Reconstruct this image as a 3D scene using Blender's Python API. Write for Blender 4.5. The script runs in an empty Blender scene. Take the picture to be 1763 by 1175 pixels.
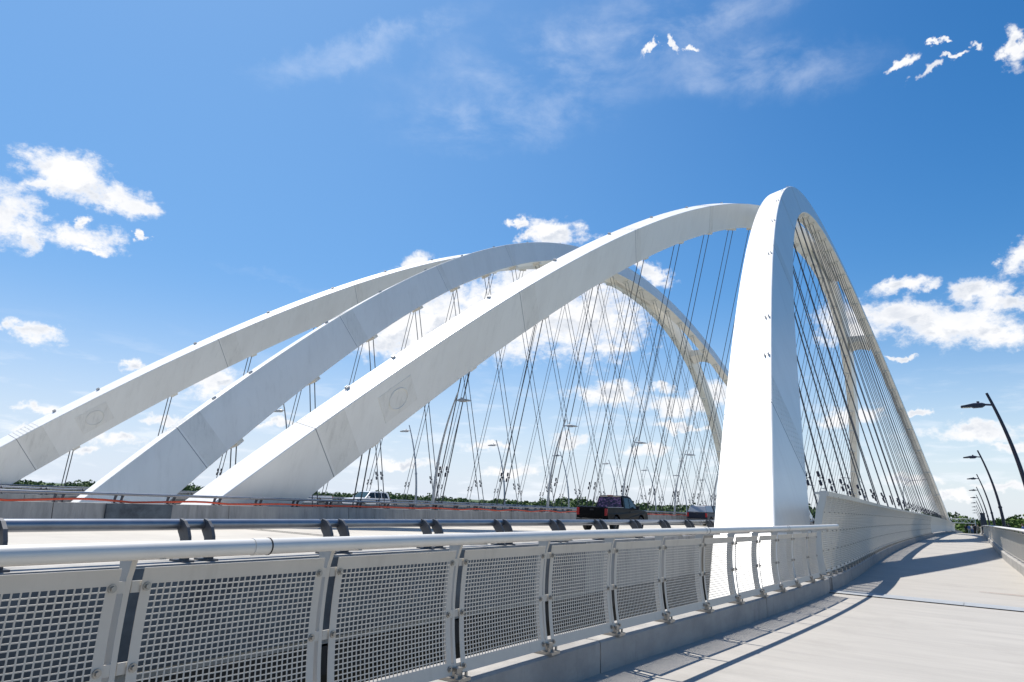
import bpy, bmesh, math, random
import numpy as np
from mathutils import Vector, Matrix, Euler
rad = math.radians
SC = bpy.context.scene
COL = SC.collection
random.seed(7)
RNG = np.random.default_rng(7)

# ------------------------------------------------------------------ camera
F_PX, PITCH, ROLL, YAW = 1167.376, 0.230918, 0.041395, 0.592402
fw = np.array([-math.sin(YAW) * math.cos(PITCH), math.cos(YAW) * math.cos(PITCH), math.sin(PITCH)])
rt = np.array([math.cos(YAW), math.sin(YAW), 0.0])
up = np.cross(rt, fw)
rt2 = rt * math.cos(ROLL) + up * math.sin(ROLL)
up2 = -rt * math.sin(ROLL) + up * math.cos(ROLL)
cam_d = bpy.data.cameras.new('camera')
cam = bpy.data.objects.new('camera', cam_d)
COL.objects.link(cam)
cam_d.sensor_width = 36.0
cam_d.lens = 36.0 * F_PX / 1763.0
cam_d.clip_start = 0.05
cam_d.clip_end = 40000
cam.matrix_world = Matrix(((rt2[0], up2[0], -fw[0], 0), (rt2[1], up2[1], -fw[1], 0), (rt2[2], up2[2], -fw[2], 0), (0, 0, 0, 1)))
SC.camera = cam

def ray(x, y):
    return fw + rt2 * (x - 881.5) / F_PX - up2 * (y - 587.5) / F_PX

# ------------------------------------------------------------------ sun, sky, exposure
SUN_A, SUN_B = 0.45, -0.12            # shadow offset (x, y) per metre of height
sd = Vector((-SUN_A, -SUN_B, 1)).normalized()
sun_d = bpy.data.lights.new('sun', 'SUN')
sun = bpy.data.objects.new('sun', sun_d)
COL.objects.link(sun)
sun_d.energy = 5.0
sun_d.angle = rad(0.5)
sun_d.color = (1.0, 0.95, 0.88)
sun.rotation_euler = sd.to_track_quat('Z', 'Y').to_euler()
SC.view_settings.view_transform = 'Standard'
SC.view_settings.look = 'None'
SC.view_settings.exposure = 0.35
SC.view_settings.gamma = 1.0
SC.view_settings.use_curve_mapping = False

W = bpy.data.worlds.new('World')
SC.world = W
W.use_nodes = True
wn, wl = W.node_tree.nodes, W.node_tree.links
wn.clear()

def N(nodes, typ, **kw):
    n = nodes.new(typ)
    for k, v in kw.items():
        setattr(n, k, v)
    return n

def wmath(op, a, b=None, c=None, clamp=False):
    n = wn.new('ShaderNodeMath')
    n.operation = op
    n.use_clamp = clamp
    for i, v in enumerate((a, b, c)):
        if v is None:
            continue
        if isinstance(v, (int, float)):
            n.inputs[i].default_value = v
        else:
            wl.new(v, n.inputs[i])
    return n.outputs[0]

def wramp(v, lo, hi):
    n = wn.new('ShaderNodeMapRange')
    n.interpolation_type = 'SMOOTHSTEP'
    wl.new(v, n.inputs['Value'])
    n.inputs['From Min'].default_value = lo
    n.inputs['From Max'].default_value = hi
    return n.outputs[0]

def wmix(f, a, b):
    n = wn.new('ShaderNodeMix')
    n.data_type = 'RGBA'
    if isinstance(f, (int, float)):
        n.inputs[0].default_value = f
    else:
        wl.new(f, n.inputs[0])
    for i, v in ((6, a), (7, b)):
        if isinstance(v, tuple):
            n.inputs[i].default_value = v
        else:
            wl.new(v, n.inputs[i])
    return n.outputs[2]

# cumulus clouds at fixed compass directions: (x, y, half width, half height, tilt) measured on the sky
CLOUDS = [(116, 300, 78, 37, 13), (190, 338, 82, 27, 18), (238, 356, 36, 14, 12), (70, 318, 30, 16, 0),
          (12, 372, 58, 60, 20), (48, 412, 34, 30, 10), (140, 412, 60, 24, 8), (143, 383, 20, 9, -8),
          (52, 568, 52, 17, 18), (5, 553, 22, 16, 0), (243, 412, 11, 8, 30), (160, 436, 25, 8, 10),
          (960, 404, 58, 24, 8), (893, 384, 14, 8, 0), (720, 455, 36, 18, 0), (910, 405, 20, 10, -20),
          (860, 540, 185, 74, 0), (1005, 550, 112, 72, 0), (930, 488, 105, 42, 0), (750, 568, 140, 50, -8), (655, 592, 66, 26, -10),
          (370, 660, 52, 24, 0), (230, 633, 24, 10, 0), (1122, 468, 36, 16, 30), (1090, 452, 24, 12, 30),
          (1045, 680, 64, 20, 3), (1140, 663, 24, 10, 0), (1175, 698, 66, 20, 0), (1235, 675, 50, 22, 0),
          (1180, 736, 50, 7, 0), (1050, 600, 40, 12, 0),
          (1625, 562, 130, 36, 3), (1560, 545, 80, 28, 0), (1700, 575, 75, 24, 5), (1550, 496, 48, 14, -12),
          (1680, 500, 62, 17, -8), (1730, 522, 66, 19, 0), (1757, 440, 36, 26, -30), (1748, 82, 24, 36, -20),
          (1550, 105, 30, 7, -25), (1600, 122, 34, 8, -28), (1676, 73, 12, 8, 0), (1642, 95, 22, 5, -15), (1620, 72, 14, 4, -15),
          (1678, 742, 80, 16, 0), (1735, 766, 34, 8, 0), (1555, 618, 26, 5, 0), (1585, 706, 26, 6, 0), (1470, 715, 60, 16, -6),
          (1118, 80, 22, 6, -55), (1156, 70, 7, 15, -30), (1186, 84, 14, 5, 0),
          (72, 703, 40, 9, 0), (275, 724, 34, 8, 0), (205, 757, 56, 11, 3), (140, 770, 30, 9, 0), (40, 735, 26, 8, 0),
          (470, 730, 30, 8, 0), (1460, 560, 60, 40, 0), (1095, 455, 14, 8, 0),
          (840, 768, 46, 8, 0), (975, 757, 40, 12, 0), (700, 800, 60, 10, 0), (1560, 830, 50, 10, 0), (1640, 855, 40, 8, 0),
          (880, 812, 40, 10, 0), (1120, 775, 36, 10, 0), (1720, 840, 60, 9, 0)]

def azel(x, y):
    d = ray(x, y)
    d = d / np.linalg.norm(d)
    return np.array([math.atan2(d[0], d[1]), math.asin(d[2])])

tc = N(wn, 'ShaderNodeTexCoord')
nrm = N(wn, 'ShaderNodeVectorMath', operation='NORMALIZE')
wl.new(tc.outputs['Generated'], nrm.inputs[0])
sep = N(wn, 'ShaderNodeSeparateXYZ')
wl.new(nrm.outputs[0], sep.inputs[0])
AZ = wmath('ARCTAN2', sep.outputs[0], sep.outputs[1])
EL = wmath('ARCSINE', sep.outputs[2])
comb = N(wn, 'ShaderNodeCombineXYZ')
wl.new(AZ, comb.inputs[0])
wl.new(EL, comb.inputs[1])

warp = N(wn, 'ShaderNodeTexNoise')
warp.inputs['Scale'].default_value = 30
warp.inputs['Detail'].default_value = 5
warp.inputs['Roughness'].default_value = 0.62
wl.new(comb.outputs[0], warp.inputs['Vector'])
wsub = N(wn, 'ShaderNodeVectorMath', operation='SUBTRACT')
wl.new(warp.outputs['Color'], wsub.inputs[0])
wsub.inputs[1].default_value = (0.5, 0.5, 0.5)
wscl = N(wn, 'ShaderNodeVectorMath', operation='MULTIPLY')
wl.new(wsub.outputs[0], wscl.inputs[0])
wscl.inputs[1].default_value = (0.075, 0.042, 0.0)
wadd = N(wn, 'ShaderNodeVectorMath', operation='ADD')
wl.new(comb.outputs[0], wadd.inputs[0])
wl.new(wscl.outputs[0], wadd.inputs[1])
WARPED = wadd.outputs[0]

def wnoise(scale_vec, scale, detail, rough, dist=0.0, loc=(0, 0, 0)):
    m = N(wn, 'ShaderNodeMapping')
    m.inputs['Scale'].default_value = scale_vec
    m.inputs['Location'].default_value = loc
    wl.new(comb.outputs[0], m.inputs['Vector'])
    n = N(wn, 'ShaderNodeTexNoise')
    n.inputs['Scale'].default_value = scale
    n.inputs['Detail'].default_value = detail
    n.inputs['Roughness'].default_value = rough
    n.inputs['Distortion'].default_value = dist
    wl.new(m.outputs[0], n.inputs['Vector'])
    return n.outputs['Fac']

def ellipse_field(lst):
    acc = None
    for (x, y, w, h, ang) in lst:
        c = azel(x, y)
        ca, sa = math.cos(rad(ang)), math.sin(rad(ang))
        du = (azel(x + ca * 5, y + sa * 5) - c) / 5 * w
        dv = (azel(x + sa * 5, y - ca * 5) - c) / 5 * h
        m = N(wn, 'ShaderNodeMapping', vector_type='TEXTURE')
        m.inputs['Location'].default_value = (c[0], c[1], 0)
        m.inputs['Rotation'].default_value = (0, 0, math.atan2(du[1], du[0]))
        m.inputs['Scale'].default_value = (np.linalg.norm(du), np.linalg.norm(dv), 1)
        wl.new(WARPED, m.inputs['Vector'])
        ln = N(wn, 'ShaderNodeVectorMath', operation='LENGTH')
        wl.new(m.outputs[0], ln.inputs[0])
        if acc is None:
            acc = ln.outputs['Value']
        else:
            acc = wmath('SMOOTH_MIN', acc, ln.outputs['Value'], 0.35)
    return acc

sky = N(wn, 'ShaderNodeTexSky')
sky.sky_type = 'NISHITA'
sky.sun_disc = False
sky.sun_elevation = math.asin(sd.z)
sky.sun_rotation = math.atan2(sd.x, sd.y)
sky.altitude = 200
sky.air_density = 1.0
sky.dust_density = 0.6
sky.ozone_density = 2.0

fbm = wnoise((1, 1.35, 1), 13, 9, 0.62, 0.3)
fine = wnoise((1, 1.5, 1), 60, 7, 0.66, 0.2, (3, 1, 0))
D = ellipse_field(CLOUDS)
D = wmath('ADD', D, wmath('MULTIPLY', wmath('SUBTRACT', fbm, 0.5), 1.7))
D = wmath('ADD', D, wmath('MULTIPLY', wmath('SUBTRACT', fine, 0.5), 1.3))
MASK = wmath('MULTIPLY', wramp(wmath('SUBTRACT', 1.27, D), 0.0, 0.85), 0.98)
THICK = wramp(wmath('SUBTRACT', 1.0, D), 0.1, 0.9)
# thin high cirrus
CIRRUS = [(1010, 95, 350, 90, -12), (640, 85, 230, 34, -18), (880, 200, 240, 60, -6), (1200, 30, 200, 40, -10), (470, 480, 110, 10, 14), (1300, 120, 220, 60, 0)]
CD = ellipse_field(CIRRUS)
wisp = wnoise((1.5, 3.2, 1), 4.5, 9, 0.62, 0.25, (1, 4, 0))
CM = wmath('MULTIPLY', wramp(wmath('SUBTRACT', 1.25, CD), 0.0, 1.0), wramp(wisp, 0.36, 0.78))
CM = wmath('MULTIPLY', CM, 0.36)
# low haze with small far cumulus near the horizon
low = wnoise((2.0, 9.0, 1), 6, 7, 0.6, 0.2, (5, 2, 0))
lowel = wramp(EL, 0.23, 0.02)
LM = wmath('MULTIPLY', wramp(low, 0.50, 0.68), wmath('MULTIPLY', lowel, 0.55))
HZ = wmath('MULTIPLY', wmath('POWER', wramp(EL, 0.36, -0.02), 1.7), 0.82)

hsv = N(wn, 'ShaderNodeHueSaturation')
hsv.inputs['Saturation'].default_value = 1.4
hsv.inputs['Value'].default_value = 1.2
wl.new(sky.outputs[0], hsv.inputs['Color'])
LEFT = wmath('MULTIPLY', wmath('MULTIPLY', wramp(AZ, 0.15, -1.1), wramp(AZ, -2.8, -1.6)), wramp(EL, 1.25, 0.8))
c0 = wmix(wmath('MULTIPLY', LEFT, 0.6), hsv.outputs[0], (2.0, 4.1, 7.4, 1))
c1 = wmix(HZ, c0, (6.9, 7.6, 8.6, 1))
c2 = wmix(CM, c1, (8.0, 8.6, 9.6, 1))
c3 = wmix(LM, c2, (8.6, 9.0, 9.6, 1))
grey = wnoise((1, 1.6, 1), 9, 5, 0.6, 0.2, (2, 7, 0))
fbm2 = wnoise((1, 1.35, 1), 13, 6, 0.58, 0.3, (-0.010, 0.024, 0))
fbm1 = wnoise((1, 1.35, 1), 13, 6, 0.58, 0.3)
EMB = wramp(wmath('SUBTRACT', fbm1, fbm2), -0.02, 0.11)
ccol = wmix(wmath('MULTIPLY', THICK, wmath('MAXIMUM', wramp(grey, 0.45, 0.75), EMB)), (9.0, 9.0, 9.1, 1), (6.2, 6.6, 7.3, 1))
c4 = wmix(MASK, c3, ccol)
bg = N(wn, 'ShaderNodeBackground')
bg.inputs['Strength'].default_value = 0.09
wl.new(c4, bg.inputs['Color'])
wo = N(wn, 'ShaderNodeOutputWorld')
wl.new(bg.outputs[0], wo.inputs['Surface'])

# ------------------------------------------------------------------ materials
def mat(name, col, rough=0.6, metal=0.0, var=0.0, scale=3.0, stretch=(1, 1, 1), col2=None, bump=0.0, bscale=None, spec=0.5, detail=6.0, lo=0.35, hi=0.7, coat=0.0):
    m = bpy.data.materials.new(name)
    m.use_nodes = True
    n, l = m.node_tree.nodes, m.node_tree.links
    b = n['Principled BSDF']
    b.inputs['Roughness'].default_value = rough
    b.inputs['Metallic'].default_value = metal
    b.inputs['Specular IOR Level'].default_value = spec
    if coat:
        b.inputs['Coat Weight'].default_value = coat
        b.inputs['Coat Roughness'].default_value = 0.05
    b.inputs['Base Color'].default_value = (*col, 1)
    if col2 is None and var:
        col2 = tuple(c * (1 - var) for c in col)
    if col2 is not None or bump:
        t = n.new('ShaderNodeTexCoord')
        mp = n.new('ShaderNodeMapping')
        mp.inputs['Scale'].default_value = stretch
        l.new(t.outputs['Object'], mp.inputs[0])
        no = n.new('ShaderNodeTexNoise')
        no.inputs['Scale'].default_value = scale
        no.inputs['Detail'].default_value = detail
        no.inputs['Roughness'].default_value = 0.62
        l.new(mp.outputs[0], no.inputs['Vector'])
        if col2 is not None:
            mr = n.new('ShaderNodeMapRange')
            mr.inputs['From Min'].default_value = lo
            mr.inputs['From Max'].default_value = hi
            l.new(no.outputs['Fac'], mr.inputs['Value'])
            mx = n.new('ShaderNodeMix')
            mx.data_type = 'RGBA'
            l.new(mr.outputs[0], mx.inputs[0])
            mx.inputs[6].default_value = (*col, 1)
            mx.inputs[7].default_value = (*col2, 1)
            l.new(mx.outputs[2], b.inputs['Base Color'])
        if bump:
            n2 = n.new('ShaderNodeTexNoise')
            n2.inputs['Scale'].default_value = bscale or scale * 8
            n2.inputs['Detail'].default_value = 5
            l.new(mp.outputs[0], n2.inputs['Vector'])
            bp = n.new('ShaderNodeBump')
            bp.inputs['Strength'].default_value = bump
            bp.inputs['Distance'].default_value = 0.02
            l.new(n2.outputs['Fac'], bp.inputs['Height'])
            l.new(bp.outputs[0], b.inputs['Normal'])
    return m

M = {}
M['path'] = mat('pale_concrete', (0.385, 0.362, 0.325), 0.85, col2=(0.335, 0.316, 0.285), scale=1.6, stretch=(0.35, 2.4, 1), bump=0.25, bscale=14)
M['road'] = mat('road_concrete', (0.48, 0.45, 0.395), 0.85, col2=(0.41, 0.385, 0.34), scale=0.5, stretch=(0.5, 1.2, 1), bump=0.2, bscale=10)
M['kerb'] = mat('kerb_concrete', (0.36, 0.345, 0.32), 0.85, col2=(0.26, 0.25, 0.235), scale=2.2, stretch=(1, 0.6, 1), bump=0.3, bscale=25)
M['barrier'] = mat('barrier_concrete', (0.38, 0.365, 0.34), 0.85, col2=(0.25, 0.245, 0.235), scale=1.6, stretch=(1, 1.8, 0.25), bump=0.3, bscale=20)
M['white'] = mat('white_paint', (0.87, 0.855, 0.80), 0.33, col2=(0.81, 0.79, 0.735), scale=0.5, stretch=(1, 1, 0.3), lo=0.42, hi=0.72, spec=0.6)
M['white_worn'] = mat('worn_white_paint', (0.835, 0.815, 0.755), 0.38, col2=(0.76, 0.74, 0.68), scale=0.8)
def streaks(m, amount, sc, stretch=(1, 1, 0.10), col=(0.42, 0.40, 0.35), lo=0.52, hi=0.78):
    n, l = m.node_tree.nodes, m.node_tree.links
    b = n['Principled BSDF']
    src = b.inputs['Base Color'].links[0].from_socket
    t = n.new('ShaderNodeTexCoord'); mp = n.new('ShaderNodeMapping'); mp.inputs['Scale'].default_value = stretch
    l.new(t.outputs['Object'], mp.inputs[0])
    no = n.new('ShaderNodeTexNoise'); no.inputs['Scale'].default_value = sc; no.inputs['Detail'].default_value = 7; no.inputs['Roughness'].default_value = 0.7
    l.new(mp.outputs[0], no.inputs['Vector'])
    mr = n.new('ShaderNodeMapRange'); mr.inputs['From Min'].default_value = lo; mr.inputs['From Max'].default_value = hi; mr.inputs['To Max'].default_value = amount
    l.new(no.outputs['Fac'], mr.inputs['Value'])
    mx = n.new('ShaderNodeMix'); mx.data_type = 'RGBA'
    l.new(mr.outputs[0], mx.inputs[0]); l.new(src, mx.inputs[6]); mx.inputs[7].default_value = (*col, 1)
    l.new(mx.outputs[2], b.inputs['Base Color'])
M['seam'] = mat('grey_seam', (0.32, 0.32, 0.32), 0.7)  # plain grey for the splice seam lines on the ribs
M['alu'] = mat('brushed_aluminium', (0.70, 0.675, 0.62), 0.40, 0.22, var=0.08, scale=4)
M['rail'] = mat('galvanised_steel', (0.30, 0.315, 0.345), 0.36, 0.85, var=0.2, scale=6)
M['panel'] = mat('grey_panel_paint', (0.55, 0.515, 0.455), 0.45, 0.1, var=0.08, scale=3)
M['fence'] = mat('silver_mesh', (0.66, 0.625, 0.55), 0.45, 0.1, var=0.06, scale=2)
M['bolt'] = mat('bolt_steel', (0.36, 0.34, 0.31), 0.4, 0.8)
M['bracket'] = mat('dark_galvanised', (0.10, 0.105, 0.115), 0.55, 0.3, var=0.35, scale=14)
M['cable'] = mat('dark_cable', (0.085, 0.09, 0.10), 0.5, 0.2, var=0.2)
M['lamp_black'] = mat('navy_black_paint', (0.018, 0.018, 0.04), 0.35, 0.0, var=0.2)
M['lamp_grey'] = mat('grey_lamp_paint', (0.42, 0.43, 0.44), 0.4, 0.3, var=0.1)
M['lens'] = mat('lamp_lens', (0.6, 0.58, 0.5), 0.3)
M['orange'] = mat('orange_hose', (0.75, 0.09, 0.03), 0.5, var=0.15)
M['girder'] = mat('shade_black_steel', (0.03, 0.028, 0.026), 0.8, var=0.3)  # near-black base paints in the deep shade below the road slabs
M['plate'] = mat('joint_steel_plate', (0.35, 0.365, 0.37), 0.6, 0.1, var=0.15, scale=5, bump=0.2, bscale=60)
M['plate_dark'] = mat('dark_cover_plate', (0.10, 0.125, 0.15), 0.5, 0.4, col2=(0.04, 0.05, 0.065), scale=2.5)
M['rust'] = mat('rusty_sealant', (0.22, 0.09, 0.06), 0.8, var=0.3)
M['rubber'] = mat('black_rubber', (0.015, 0.015, 0.016), 0.8)
M['tyre'] = mat('tyre', (0.018, 0.018, 0.019), 0.75, var=0.2)
M['rim'] = mat('wheel_rim', (0.4, 0.4, 0.42), 0.35, 0.8)
M['rim_dark'] = mat('dark_wheel_rim', (0.06, 0.06, 0.065), 0.35, 0.6)
M['black_car'] = mat('black_car_paint', (0.004, 0.004, 0.005), 0.35, spec=0.08)
M['navy_car'] = mat('dark_blue_car_paint', (0.02, 0.025, 0.04), 0.35, spec=0.12)
M['silver_car'] = mat('silver_shell', (0.35, 0.37, 0.4), 0.35, 0.4)
M['white_car'] = mat('white_car_paint', (0.75, 0.75, 0.76), 0.25, coat=0.5)
M['glass'] = mat('dark_car_glass', (0.012, 0.016, 0.02), 0.08, spec=0.4)
M['glass_blue'] = mat('tinted_windscreen', (0.03, 0.06, 0.07), 0.08, spec=0.5)
M['decal'] = mat('purple_window_print', (0.012, 0.014, 0.05), 0.2, col2=(0.28, 0.14, 0.30), scale=4, stretch=(1.6, 1, 4), lo=0.5, hi=0.62)
M['tail'] = mat('red_tail_lens', (0.30, 0.006, 0.01), 0.25, coat=0.1)
M['head'] = mat('clear_head_lens', (0.7, 0.72, 0.74), 0.12)
M['trim'] = mat('black_trim', (0.02, 0.02, 0.02), 0.6)
M['chrome'] = mat('chrome', (0.6, 0.6, 0.62), 0.15, 1.0)
M['pillar'] = mat('dark_grey_metal', (0.06, 0.065, 0.08), 0.5, 0.3, var=0.2)
M['gantry'] = mat('pale_gantry_steel', (0.5, 0.52, 0.5), 0.5, 0.3)
M['bark'] = mat('bark', (0.10, 0.075, 0.055), 0.9, var=0.3)
M['water'] = mat('river_water', (0.05, 0.075, 0.07), 0.12, var=0.2, scale=0.05, bump=0.4, bscale=0.6)
M['grass'] = mat('shore_grass', (0.06, 0.10, 0.03), 0.95, var=0.4, scale=0.02)
M['wallpaint'] = mat('pale_building_wall', (0.6, 0.58, 0.54), 0.8, var=0.1)
M['roofing'] = mat('grey_roofing', (0.3, 0.3, 0.3), 0.8, var=0.2)
M['skin'] = mat('skin', (0.45, 0.27, 0.19), 0.6)
M['hair'] = mat('dark_hair', (0.03, 0.02, 0.015), 0.6)
for k, c in {'cloth_dark': (0.012, 0.013, 0.02), 'cloth_blue': (0.12, 0.2, 0.42), 'cloth_pale': (0.6, 0.58, 0.52), 'cloth_tan': (0.36, 0.30, 0.22), 'cloth_grey': (0.2, 0.2, 0.21)}.items():
    M[k] = mat(k, c, 0.85, var=0.15, scale=6)

def leafmat(name, a, b, scale):
    return mat(name, a, 0.75, col2=b, scale=scale, lo=0.35, hi=0.65, spec=0.2)
M['leaf1'] = leafmat('dark_leaves', (0.035, 0.075, 0.022), (0.075, 0.12, 0.03), 0.25)
M['leaf2'] = leafmat('bright_leaves', (0.07, 0.13, 0.025), (0.12, 0.17, 0.045), 0.3)
M['leaf3'] = leafmat('far_leaves', (0.055, 0.10, 0.036), (0.115, 0.165, 0.06), 0.02)

streaks(M['white'], 0.2, 2.6)
streaks(M['white_worn'], 0.5, 3.0)
streaks(M['kerb'], 0.55, 5.0, (1, 1, 0.2), (0.17, 0.165, 0.155))
streaks(M['kerb'], 0.5, 1.1, (1, 1, 1), (0.22, 0.21, 0.2), 0.5, 0.7)
streaks(M['path'], 0.30, 0.9, (1, 0.7, 1), (0.24, 0.225, 0.2), 0.52, 0.72)
streaks(M['path'], 0.35, 26.0, (1, 1, 1), (0.25, 0.235, 0.21), 0.6, 0.75)
streaks(M['path'], 0.22, 5.0, (0.12, 3.5, 1), (0.27, 0.25, 0.225), 0.5, 0.7)
streaks(M['road'], 0.35, 1.2, (0.8, 0.12, 1), (0.27, 0.25, 0.22), 0.5, 0.7)
streaks(M['barrier'], 0.6, 3.0, (1, 1, 0.12), (0.14, 0.135, 0.125), 0.48, 0.7)
streaks(M['panel'], 0.35, 5.0, (1, 1, 0.15), (0.36, 0.33, 0.28), 0.52, 0.72)
streaks(M['fence'], 0.35, 2.5, (1, 1, 0.2), (0.42, 0.39, 0.33), 0.5, 0.72)

# ------------------------------------------------------------------ mesh helpers
class MB:
    def __init__(self):
        self.v, self.f, self.mi = [], [], []
        self.cur = 0
    def add(self, vs, fs):
        o = len(self.v)
        self.v.extend([tuple(map(float, p)) for p in vs])
        for f in fs:
            self.f.append(tuple(o + i for i in f))
            self.mi.append(self.cur)
    def box(self, c, s, rot=None):
        hx, hy, hz = s[0] / 2, s[1] / 2, s[2] / 2
        P = [Vector((x, y, z)) for x in (-hx, hx) for y in (-hy, hy) for z in (-hz, hz)]
        if rot is not None:
            P = [rot @ p for p in P]
        P = [p + Vector(c) for p in P]
        self.add(P, [(0, 1, 3, 2), (4, 6, 7, 5), (0, 4, 5, 1), (2, 3, 7, 6), (0, 2, 6, 4), (1, 5, 7, 3)])
    def loft(self, rings, closed=False, caps=True):
        n = len(rings[0])
        fs = []
        for i in range(len(rings) - 1):
            for j in range(n):
                k = (j + 1) % n
                fs.append((i * n + j, i * n + k, (i + 1) * n + k, (i + 1) * n + j))
        if caps:
            fs.append(tuple(range(n - 1, -1, -1)))
            fs.append(tuple((len(rings) - 1) * n + j for j in range(n)))
        self.add([p for r in rings for p in r], fs)
    def tube(self, pts, r, n=8, caps=True):
        pts = [Vector(p) for p in pts]
        rs = r if isinstance(r, (list, tuple)) else [r] * len(pts)
        rings = []
        ref = None
        for i, p in enumerate(pts):
            d = (pts[min(i + 1, len(pts) - 1)] - pts[max(i - 1, 0)]).normalized()
            if ref is None:
                ref = Vector((0, 0, 1)) if abs(d.z) < 0.9 else Vector((1, 0, 0))
            u = (ref - d * ref.dot(d)).normalized()
            ref = u
            w = d.cross(u)
            rings.append([p + (u * math.cos(2 * math.pi * k / n) + w * math.sin(2 * math.pi * k / n)) * rs[i] for k in range(n)])
        self.loft(rings, caps=caps)
    def prism(self, poly, axis, a, b):
        """polygon (pairs) extruded along axis between a and b; pairs fill the other two axes in order"""
        def P(q, t):
            q = list(q)
            q.insert(axis, t)
            return q
        n = len(poly)
        vs = [P(q, a) for q in poly] + [P(q, b) for q in poly]
        fs = [(i, (i + 1) % n, n + (i + 1) % n, n + i) for i in range(n)]
        fs += [tuple(range(n - 1, -1, -1)), tuple(range(n, 2 * n))]
        self.add(vs, fs)
    def build(self, name, mats, parent=None, loc=None, smooth=False, bevel=0.0, rotz=None):
        """verts are world coordinates when loc is None and the parent is an unrotated Empty"""
        me = bpy.data.meshes.new(name)
        off = Vector((0, 0, 0))
        if loc is None and parent is not None:
            off = wpos(parent)
        elif loc is None:
            off = Vector((0, 0, 0))
        vv = np.array(self.v) - np.array(off)
        me.from_pydata(vv.tolist(), [], self.f)
        mats = mats if isinstance(mats, (list, tuple)) else [mats]
        for m in mats:
            me.materials.append(m)
        if len(mats) > 1:
            me.polygons.foreach_set('material_index', self.mi)
        bm = bmesh.new()
        bm.from_mesh(me)
        bmesh.ops.recalc_face_normals(bm, faces=bm.faces)
        bm.to_mesh(me)
        bm.free()
        if smooth:
            me.polygons.foreach_set('use_smooth', [True] * len(me.polygons))
            me.set_sharp_from_angle(angle=rad(35))
        o = bpy.data.objects.new(name, me)
        COL.objects.link(o)
        if parent is not None:
            o.parent = parent
        if loc is not None:
            o.location = loc
        if bevel:
            b = o.modifiers.new('bevel', 'BEVEL')
            b.width = bevel
            b.segments = 2
            b.limit_method = 'ANGLE'
            b.angle_limit = rad(40)
        return o

def wpos(o):
    p = Vector((0, 0, 0))
    while o is not None:
        p = p + Vector(o.location)
        o = o.parent
    return p

def tag(o, label=None, cat=None, group=None, kind=None):
    if label: o['label'] = label
    if cat: o['category'] = cat
    if group: o['group'] = group
    if kind: o['kind'] = kind
    return o

def thing(name, loc, label, cat, group=None, rotz=0.0):
    o = bpy.data.objects.new(name, None)
    o.empty_display_size = 0.2
    COL.objects.link(o)
    o.location = loc
    o.rotation_euler = (0, 0, rotz)
    return tag(o, label, cat, group)

def dup(root, loc, rotz=0.0, label=None, scale=None):
    def rec(o, par):
        c = o.copy()
        COL.objects.link(c)
        if par is not None:
            c.parent = par
        for ch in o.children:
            rec(ch, c)
        return c
    kids = list(root.children)
    r = root.copy()
    COL.objects.link(r)
    for ch in kids:
        rec(ch, r)
    r.location = loc
    r.rotation_euler = (0, 0, rotz)
    if scale: r.scale = (scale,) * 3
    if label: r['label'] = label
    return r

def ordinal(i):
    w = ['nearest', 'second', 'third', 'fourth', 'fifth', 'sixth', 'seventh', 'eighth', 'ninth', 'tenth', 'eleventh', 'twelfth', 'thirteenth', 'fourteenth', 'fifteenth',
         'sixteenth', 'seventeenth', 'eighteenth', 'nineteenth', 'twentieth', 'twenty-first', 'twenty-second', 'twenty-third', 'twenty-fourth', 'twenty-fifth', 'twenty-sixth', 'twenty-seventh', 'twenty-eighth', 'twenty-ninth', 'thirtieth']
    return w[i]

K = 4.0e-5
def crest(y): return -K * max(y, 0) ** 2 if y < 230 else -K * 230 ** 2 - 2 * K * 230 * (y - 230)
def itp(y, pts): return float(np.interp(y, [p[0] for p in pts], [p[1] for p in pts]))
def XL(y): return itp(y, [(-10, -3.62), (0, -3.42), (3, -3.32), (6.3, -3.22), (8.1, -3.10), (9.7, -2.98), (11.1, -2.89), (12.5, -2.81), (14, -2.75), (15.5, -2.71), (17, -2.68), (18.5, -2.68), (20.5, -2.73), (22.5, -2.80), (25, -2.91), (28, -3.03), (31.5, -3.16), (35, -3.27), (38.5, -3.36), (44, -3.46), (52, -3.55), (62, -3.63), (76, -3.70), (120, -3.78), (200, -3.78)])
def XR(y): return itp(y, [(-10, 1.16), (24, 1.16), (28, 1.13), (33, 1.03), (38, 0.95), (44, 0.91), (57, 0.90), (93, 0.91), (170, 0.98), (240, 1.0)])
ZP, ZR, ZK = -1.62, -1.42, -1.32
JY = 16.75
YSTEPS = [-12, -6, -3, 0, 1.5, 3, 4.7, 6.3, 7.2, 8.1, 8.9, 9.7, 10.4, 11.1, 11.8, 12.5, 13.2, 14, 14.7, 15.5, 16.2, 17, 17.8, 18.5, 19.5, 20.5, 21.5, 22.5, 23.7, 25, 26.5, 28, 29.7, 31.5, 33.2, 35, 36.7, 38.5, 41, 44, 48, 52, 60, 70, 80, 90, 100, 115, 130, 145, 160, 175, 190, 205, 220, 240, 270, 300, 340, 380, 420, 450]

def strip(profile, ys, name, m, parent=None, **kw):
    """profile(y) -> list of (x, z) cross section; lofted along the bridge"""
    b = MB()
    b.loft([[(x, y, z) for x, z in profile(y)] for y in ys])
    return b.build(name, m, parent, **kw)

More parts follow.
